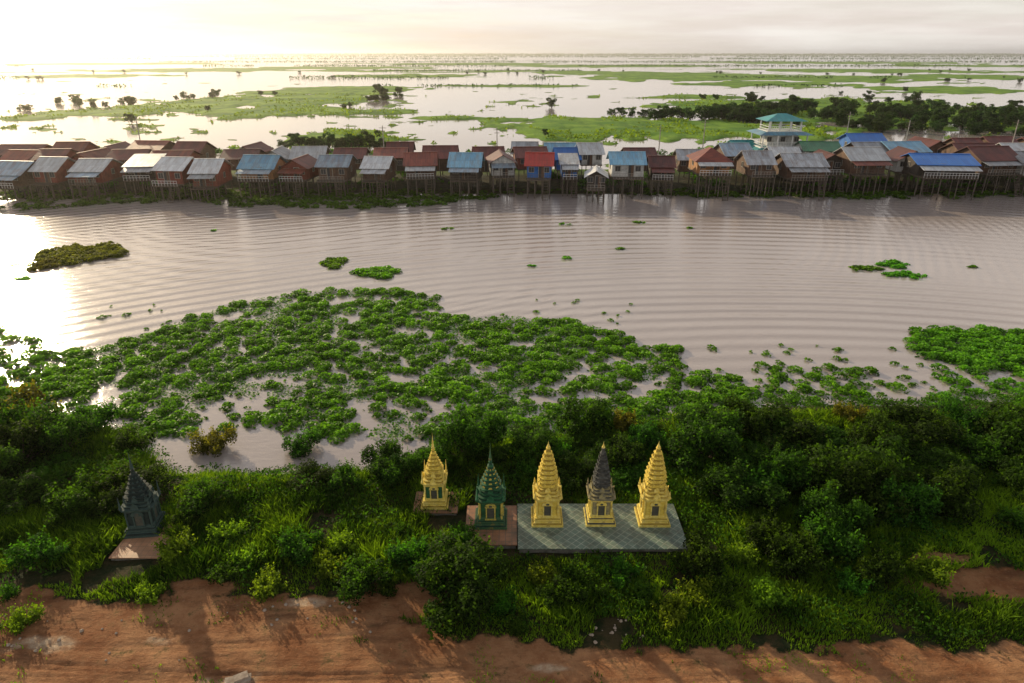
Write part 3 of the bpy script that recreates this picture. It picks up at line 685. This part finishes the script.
    if deck:
        mb=MB()
        mb.box((0,-d/2-1.75,fl+.75),(w*.95,.06,.06));mb.box((0,-d/2-1.75,fl+.4),(w*.95,.04,.05))
        for i in range(int(w*2)+1): mb.box((-w*.47+i*w*.94/int(w*2),-d/2-1.75,fl+.3),(.04,.04,.84))
        obj('railing',mb.mesh('railing',[random.choice([M_frame,M_post,WM['blue'],M_white])]),parent=e)
    obj('door',ME_door,(random.choice([-.1,.1])*w,-d/2-.005,fl),parent=e)
    for s in(-1,1): obj('window',winmesh(.8,.8),(s*w*.32,-d/2-.005,fl+1.3),parent=e)
    for s in(-1,1): obj('window',winmesh(.8,.8),(s*(w/2+.005),0,fl+1.3),parent=e,rot=(0,0,s*math.pi/2))
    nx,nyy=nst
    for i in range(nx):
        for j in range(nyy+(1 if deck else 0)):
            X=-w*.46+i*w*.92/(nx-1);Y=(d*.46-j*d*.92/(nyy-1)) if j<nyy else -d/2-1.6
            obj('stilt',ME_st,(X,Y,zg-.4),parent=e,scale=(1,1,fl-.1-zg+.35))
    if deck and random.random()<.5:
        mb=MB();n=7;X=w*.3
        for i in range(n): 
            f=i/n;mb.box((X,-d/2-1.85-1.4*(1-f),.1+(fl-.3)*f),(.8,.25,.05))
        for s in(-1,1): mb.tube((X+s*.42,-d/2-3.4,-.1),(X+s*.42,-d/2-1.83,fl-.12),.05,.05,5)
        obj('stairs',mb.mesh('stairs',[M_deck]),parent=e)
    return e
HL=[
 (12,42,114,'bluegrey','brown','x','gable',2.2,6),(52,34,115,'white','red','x','gable',2.4,6),(92,38,115,'white','red','x','gable',2.4,7),(143,36,118,'bluegrey','dark','x','shed',2.5,5),
 (175,34,114,'white','red','x','gable',2.3,6.5),(207,34,113,'white','red','x','gable',2.4,7),(261,42,116,'ltblue','orange','x','gable',2.7,6),(299,34,117,'dark','red','y','gable',2.7,6),
 (335,38,117,'bluegrey','brown','x','gable',2.8,6.5),(378,32,117,'white','brown','x','gable',2.6,6),(420,38,118,'rust','brown','x','gable',2.8,7),
 (466,37,117,'ltblue','dark','x','gable',2.7,6.5),(501,32,119,'dark','white','y','gable',2.8,6.5),(540,32,116,'red','blue','x','gable',2.8,6),
 (569,22,118,'grey','blue','x','shed',2.7,5.5),(597,28,113,'white','dark','y','gable',2.1,5),(627,38,116,'ltblue','white','x','gable',3.1,6),(662,28,118,'dark','dark','x','gable',2.7,6),
 (711,40,116,'rust','orange','y','hip',3.6,6.5),(757,34,117,'grey','brown','x','gable',3.2,6),(803,44,116,'grey','brown','x','gable',3.1,7),(828,24,121,'dark','dark','y','gable',3.0,6),
 (862,42,118,'white','brown','x','gable',3.3,6.5),(908,36,121,'dark','white','y','gable',3.3,6),(943,62,115,'blue','dark','x','gable',3.3,7.5),(990,46,119,'dark','brown','x','gable',3.3,7),(1035,46,118,'grey','white','x','gable',3.2,7),
 (20,36,126,'rust','red','x','gable',2.6,7),(52,34,126,'dark','red','x','gable',2.6,7),(88,30,127,'rust','red','y','gable',2.6,7),(128,40,127,'dark','brown','x','gable',2.6,7),(170,44,126,'rust','red','x','gable',2.8,7),(240,38,127,'dark','brown','x','gable',2.6,7),
 (275,30,127,'grey','white','y','gable',2.6,7),(308,38,128,'white','brown','x','gable',2.6,7.5),(350,34,128,'dark','brown','x','gable',2.6,6.5),(390,36,128,'rust','dark','x','gable',2.6,7),(440,38,128,'dark','brown','x','gable',2.6,7),(488,36,127,'dark','brown','x','gable',2.6,7),
 (530,38,127,'dark','red','x','gable',2.8,7),(567,28,127,'blue','blue','x','gable',2.8,7),(590,28,128,'white','white','x','gable',3.6,7),(640,36,127,'dark','brown','x','gable',2.5,7),(690,30,127,'grey','brown','x','gable',2.6,6),
 (735,34,128,'bluegrey','brown','x','gable',2.6,7),(785,34,127,'white','blue','x','gable',2.7,7),(820,42,128,'green','white','x','gable',3.9,7),(868,36,128,'grey','brown','x','gable',3.0,7),(903,44,128,'ltblue','white','x','gable',3.5,7),(975,44,127,'dark','brown','x','gable',3.2,7),(1020,40,128,'white','brown','x','gable',3.2,7),
 (20,50,136,'dark','red','x','gable',2.1,7),(70,36,136,'rust','red','x','gable',2.1,7),(112,34,136,'dark','red','y','gable',2.2,7),(150,40,136,'rust','brown','x','gable',2.8,7),(190,34,136,'dark','brown','x','gable',2.5,7),(250,30,136,'dark','brown','y','gable',2.3,7),
 (400,30,135,'dark','brown','x','gable',2.4,6),(525,30,136,'grey','brown','x','gable',2.4,6),(560,34,136,'ltblue','brown','x','gable',2.4,6),(742,26,137,'teal','white','x','gable',3.0,6),
 (865,38,140,'blue','blue','x','gable',3.9,7),(930,34,137,'dark','brown','y','gable',3.1,7),(968,30,137,'dark','brown','x','gable',3.1,7),(1000,34,137,'dark','brown','x','gable',3.3,7),(1040,34,137,'dark','brown','x','gable',3.3,7),
]
for i,(u,pw,y,rf,wl,rg,st,fl,d) in enumerate(HL):
    t=y*math.cos(PITCH)+(CH-5)*math.sin(PITCH)
    w=pw/FP*t-random.uniform(1.1,1.7);x=(u-512)/FP*t
    house(x,y+d/2-2,w,d,rf,wl,fl+random.uniform(-.2,.3),random.uniform(1.8,2.3),rg,random.uniform(1.1,1.7) if rg=='x' else min(w,9)*.28,st,random.uniform(-.12,.12),deck=(y<122),nst=(4,3) if y<122 else (3,2),zg=-.3)
def pavilion(x,y):
    e=obj('pavilion_tower',None,(x,y,0));tag(e,"three storey pavilion with turquoise hipped roofs and white railings",'building')
    white=M_white
    for k,(w,z0,z1) in enumerate([(9.6,2.4,5.2),(8.6,5.7,7.9),(6.2,8.5,10.3)]):
        mb=MB();mb.box((0,0,z0-.12),(w+.5,w*.8+.5,.22),0)
        if k<2: mb.box((0,0,(z0+z1)/2),(w*(.9,.66)[k],w*(.7,.5)[k],z1-z0-.02),1)
        obj('floor_deck',mb.mesh('floor_deck',[white,(WM['teal'],WM['white'])[min(k,1)]]),parent=e)
        for sx in(-1,-.33,.33,1):
            for sy in(-1,1):
                obj('column',ME_col,(sx*w*.48,sy*w*.38,z0),parent=e,scale=(1.2,1.2,z1-z0))
        mb=MB()
        for sy in(-1,1):
            for zz in(.35,.8): mb.box((0,sy*w*.4,z0+zz),(w,.06,.08))
        for sx in(-1,1):
            for zz in(.35,.8): mb.box((sx*w*.5,0,z0+zz),(.06,w*.8,.08))
        for i in range(18): mb.box((-w/2+i*w/17,-w*.4,z0+.38),(.06,.05,.8))
        obj('railing',mb.mesh('railing',[white]),parent=e)
        if k<2:
            for sx in(-.3,0,.3): obj('window',winmesh(.8,.8),(sx*w,-w*(.7,.5)[k]/2-.005,z0+1.3),parent=e)
        mb=MB();A=w/2+.8;B=w*.4+.8;g=A-B+.2;h=1.2 if k==2 else .5
        a=[(-A,-B,0),(A,-B,0),(A,B,0),(-A,B,0)]
        r=[(-g,0,h),(g,0,h)] if k==2 else None
        if k==2: mb.add(a+r,[(0,1,5,4),(1,2,5),(2,3,4,5),(3,0,4),(3,2,1,0)])
        else:
            b=[(p[0]*.72,p[1]*.72,h) for p in a];mb.add(a+b,[(0,1,5,4),(1,2,6,5),(2,3,7,6),(3,0,4,7),(4,5,6,7),(3,2,1,0)])
        obj('roof',mb.mesh('roof',[RM['teal' if k!=1 else 'ltblue']]),(0,0,z1),parent=e)
    for sx in(-1,0,1):
        for sy in(-1,1): obj('stilt',ME_st,(sx*4.2,sy*3.3,-.6),parent=e,scale=(1.8,1.8,2.9))
pavilion(SX(778,136,6),136)
for (u,y,h) in [(703,134,10.5),(846,146,11),(905,133,10.5),(1012,134,10.5),(140,142,10.5),(383,150,8),(497,146,8),(660,150,8)]:
    x=SX(u,y,6);e=obj('utility_pole',None,(x,y,0));tag(e,"slender concrete utility pole rising above the roofs",'utility pole','utility poles in the village')
    mb=MB();mb.tube((0,0,-.5),(0,0,h),.13,.08,8);obj('pole',mb.mesh('pole',[M_frame]),parent=e)
    mb=MB();mb.box((0,-.12,h-.5),(1.5,.08,.08));mb.box((0,-.12,h-1.1),(1.1,.08,.08));obj('crossarm',mb.mesh('crossarm',[M_post]),parent=e)
# ---------------------------------------------------------------- trees of the plain
def tree_meshes(R,Ht,n,size):
    mb=MB();mb.tube((0,0,-.6),(0,0,Ht*.45),R*.05,R*.035,7);lobes=[(0,0,Ht*.42,R*.6,R*.6,Ht*.36)]
    for i in range(13):
        a=rng.uniform(0,6.28);q=R*rng.uniform(.3,.85);zz=Ht*rng.uniform(.18,.82);rr=R*rng.uniform(.2,.38)
        lobes.append((q*math.cos(a),q*math.sin(a),zz,rr,rr,rr*.9));mb.tube((0,0,Ht*.15),(q*math.cos(a)*.8,q*math.sin(a)*.8,zz),R*.03,R*.012,5)
    V,F,t=crown(lobes,n,size,spread=.2)
    return mb.mesh('trunk',[M_bark]),npmesh('crown',V,F,[M_far],tone=t)
TM=[tree_meshes(3.2,5.2,1400,.55) for _ in range(6)]
def tree(x,y,s,group,label):
    z=max(float(H(np.array([x]),np.array([y]))[0]),-.3)
    tm=random.choice(TM);e=obj('tree',None,(x,y,z),rot=(0,0,random.uniform(0,6.28)),scale=(s*random.uniform(.8,1.4),s*random.uniform(.8,1.4),s*random.uniform(.8,1.2)))
    tag(e,label,'tree',group);obj('trunk',tm[0],parent=e);obj('crown',tm[1],parent=e)
TL="bushy dark green tree standing behind the village"
for i in range(165):
    u=random.uniform(700,1060);b=np.interp(u,[690,760,850,1060],[120,124,132,137]);tp=np.interp(u,[690,760,850,1060],[119,114,110,113])
    v=random.uniform(tp,b);x,y=G(u,v);tree(x,max(y,148),random.uniform(.5,1.1),"trees behind the village",TL)
for (u,v,s) in [(296,147,.8),(312,149,.6),(330,149,.8),(352,149,.9),(370,148,.9),(388,150,.6),(285,149,.6),(132,124,.9),(545,138,.4),(660,121,1.0),(645,118,.8),(672,118,1.0),(612,116,.8),(622,117,.9),(632,117,.8),(690,121,.9),(300,148,.7),(340,150,.7),(320,148,.7),(360,149,.7),(378,150,.7),(575,150,.5),(655,121,1.),(665,118,1.),(682,119,1.)]:
    x,y=G(u,v);tree(x,y,s*.9,"trees behind the village",TL)
TP="small solitary tree standing on the flooded plain"
for (u,v,n,sp,s) in [(130,105,5,10,.8),(70,104,2,5,.85),(90,108,3,5,.7),(28,110,3,4,.5),(185,100,4,10,.75),(218,99,2,5,.75),(255,95,2,6,.75),(380,101,5,8,1.0),(383,96,3,5,1.1),(551,108,1,1,.9),(470,72,3,20,.7),(520,74,3,20,.7),(620,71,2,30,.7),(740,74,3,30,.7),(880,76,5,40,.7),(940,72,4,40,.7),(960,82,5,60,.7),(890,103,5,25,.9),(30,80,3,20,.7),(330,78,3,25,.7),(700,101,2,12,.7),(100,72,3,40,.7),(240,74,3,40,.7),(770,103,6,30,.9),(400,98,2,6,.6),(850,94,3,20,.6),(345,108,2,6,.4),(200,112,2,10,.4)]:
    for i in range(n):
        x,y=G(u+random.gauss(0,sp),v+random.gauss(0,.8));tree(x,y,s*random.uniform(.6,1.1),"scattered trees on the flooded plain",TP)
def forest():
    Ps=[];S=[]
    for (v,dens,amp,sz,cut) in [(54.8,14000,.2,19,.0),(55.6,11000,.3,14,.15),(57.0,7000,.4,7,.40),(59,6000,.5,5,.46),(62,5000,.6,3.5,.50),(66,4500,.7,2.6,.53),(71,4000,.7,2.2,.56),(78,3500,.8,1.8,.58),(86,2500,.8,1.5,.6)]:
        n=dens;u=rng.uniform(-150,1170,n);vv=v+rng.normal(size=n)*amp*.5
        vv=np.maximum(vv,54.2);d=(341.5-vv)/FP;dz=-math.sin(PITCH)+d*math.cos(PITCH);dy=math.cos(PITCH)+d*math.sin(PITCH);t=CH/(-dz)
        x=(u-512)/FP*t;y=dy*t
        k=fbm(u/110,np.full(n,v*3.1),71,4)>cut
        x=x[k];y=y[k];h=sz*(.6+.6*fbm(u[k]/9,np.full(k.sum(),v),73))
        Ps.append(np.stack([x,y,h*rng.random(k.sum())],1));S.append(np.full(k.sum(),sz*.7))
    P=np.vstack(Ps);s=np.concatenate(S)
    V,F=leafq(P,rdir(len(P))+np.array([0,-.6,.4]),s*rng.uniform(.7,1.6,len(P)),.8)
    o=obj('distant_forest',npmesh('distant_forest',V,F,[M_far],tone=rng.random(len(P))*.8));tag(o,"long dark belts of distant forest along the horizon",'forest',kind='stuff')
forest()
# ---------------------------------------------------------------- haze volume added for the warm glow towards the sun
hm=bpy.data.materials.new('glow_haze');hm.use_nodes=True;nt=hm.node_tree;nt.nodes.remove(nt.nodes['Principled BSDF'])
vs=nt.nodes.new('ShaderNodeVolumeScatter');vs.inputs['Color'].default_value=(1,.94,.84,1);vs.inputs['Density'].default_value=.00013;vs.inputs['Anisotropy'].default_value=.78
L(nt,vs.outputs[0],nt.nodes['Material Output'].inputs['Volume'])
mb=MB();mb.box((0,4900,20),(16000,10200,60));o=obj('sun_glow_haze',mb.mesh('sun_glow_haze',[hm]));tag(o,None,None,kind='structure')
# ---------------------------------------------------------------- world, sun, camera
w=bpy.data.worlds.new("World");scene.world=w;w.use_nodes=True;nt=w.node_tree
bg=nt.nodes['Background'];bg.inputs['Strength'].default_value=.11
sk=nt.nodes.new('ShaderNodeTexSky');sk.sky_type='NISHITA';sk.sun_disc=False
sk.sun_elevation=math.radians(SUN_EL);sk.sun_rotation=math.radians(SUN_AZ);sk.dust_density=2.2;sk.air_density=1.0;sk.altitude=0
tc=nt.nodes.new('ShaderNodeTexCoord')
mp=nt.nodes.new('ShaderNodeMapping');mp.inputs['Scale'].default_value=(1,1,11);L(nt,tc.outputs['Generated'],mp.inputs[0])
sz=nt.nodes.new('ShaderNodeSeparateXYZ');L(nt,tc.outputs['Generated'],sz.inputs[0])
f=mrange(nt,noise(nt,mp.outputs[0],2.2,8,.6),.38,.62,.70,.97)
f=math_(nt,'MULTIPLY',f,mrange(nt,sz.outputs[2],.38,.75,1,.2))
cl=mix(nt,mrange(nt,noise(nt,mp.outputs[0],3.1,7,.6),.42,.6),(8.3,7.5,7.0),(9.2,8.7,8.1))
col=mix(nt,f,sk.outputs[0],cl)
L(nt,col,bg.inputs['Color'])
sl=bpy.data.lights.new('sun','SUN');sl.energy=5.0;sl.angle=math.radians(.6);sl.color=(1,.82,.54)
so=obj('sun',sl);az=math.radians(SUN_AZ);el=math.radians(SUN_EL)
sd=Vector((math.sin(az)*math.cos(el),math.cos(az)*math.cos(el),math.sin(el)))
so.rotation_euler=sd.to_track_quat('Z','Y').to_euler()
cd=bpy.data.cameras.new('camera');cd.lens=24;cd.sensor_width=36;cd.clip_end=40000;cd.clip_start=.1
co=obj('camera',cd,(0,0,CH),rot=(math.pi/2-PITCH,0,0));scene.camera=co
scene.view_settings.view_transform='Standard';scene.view_settings.look='None';scene.view_settings.exposure=0
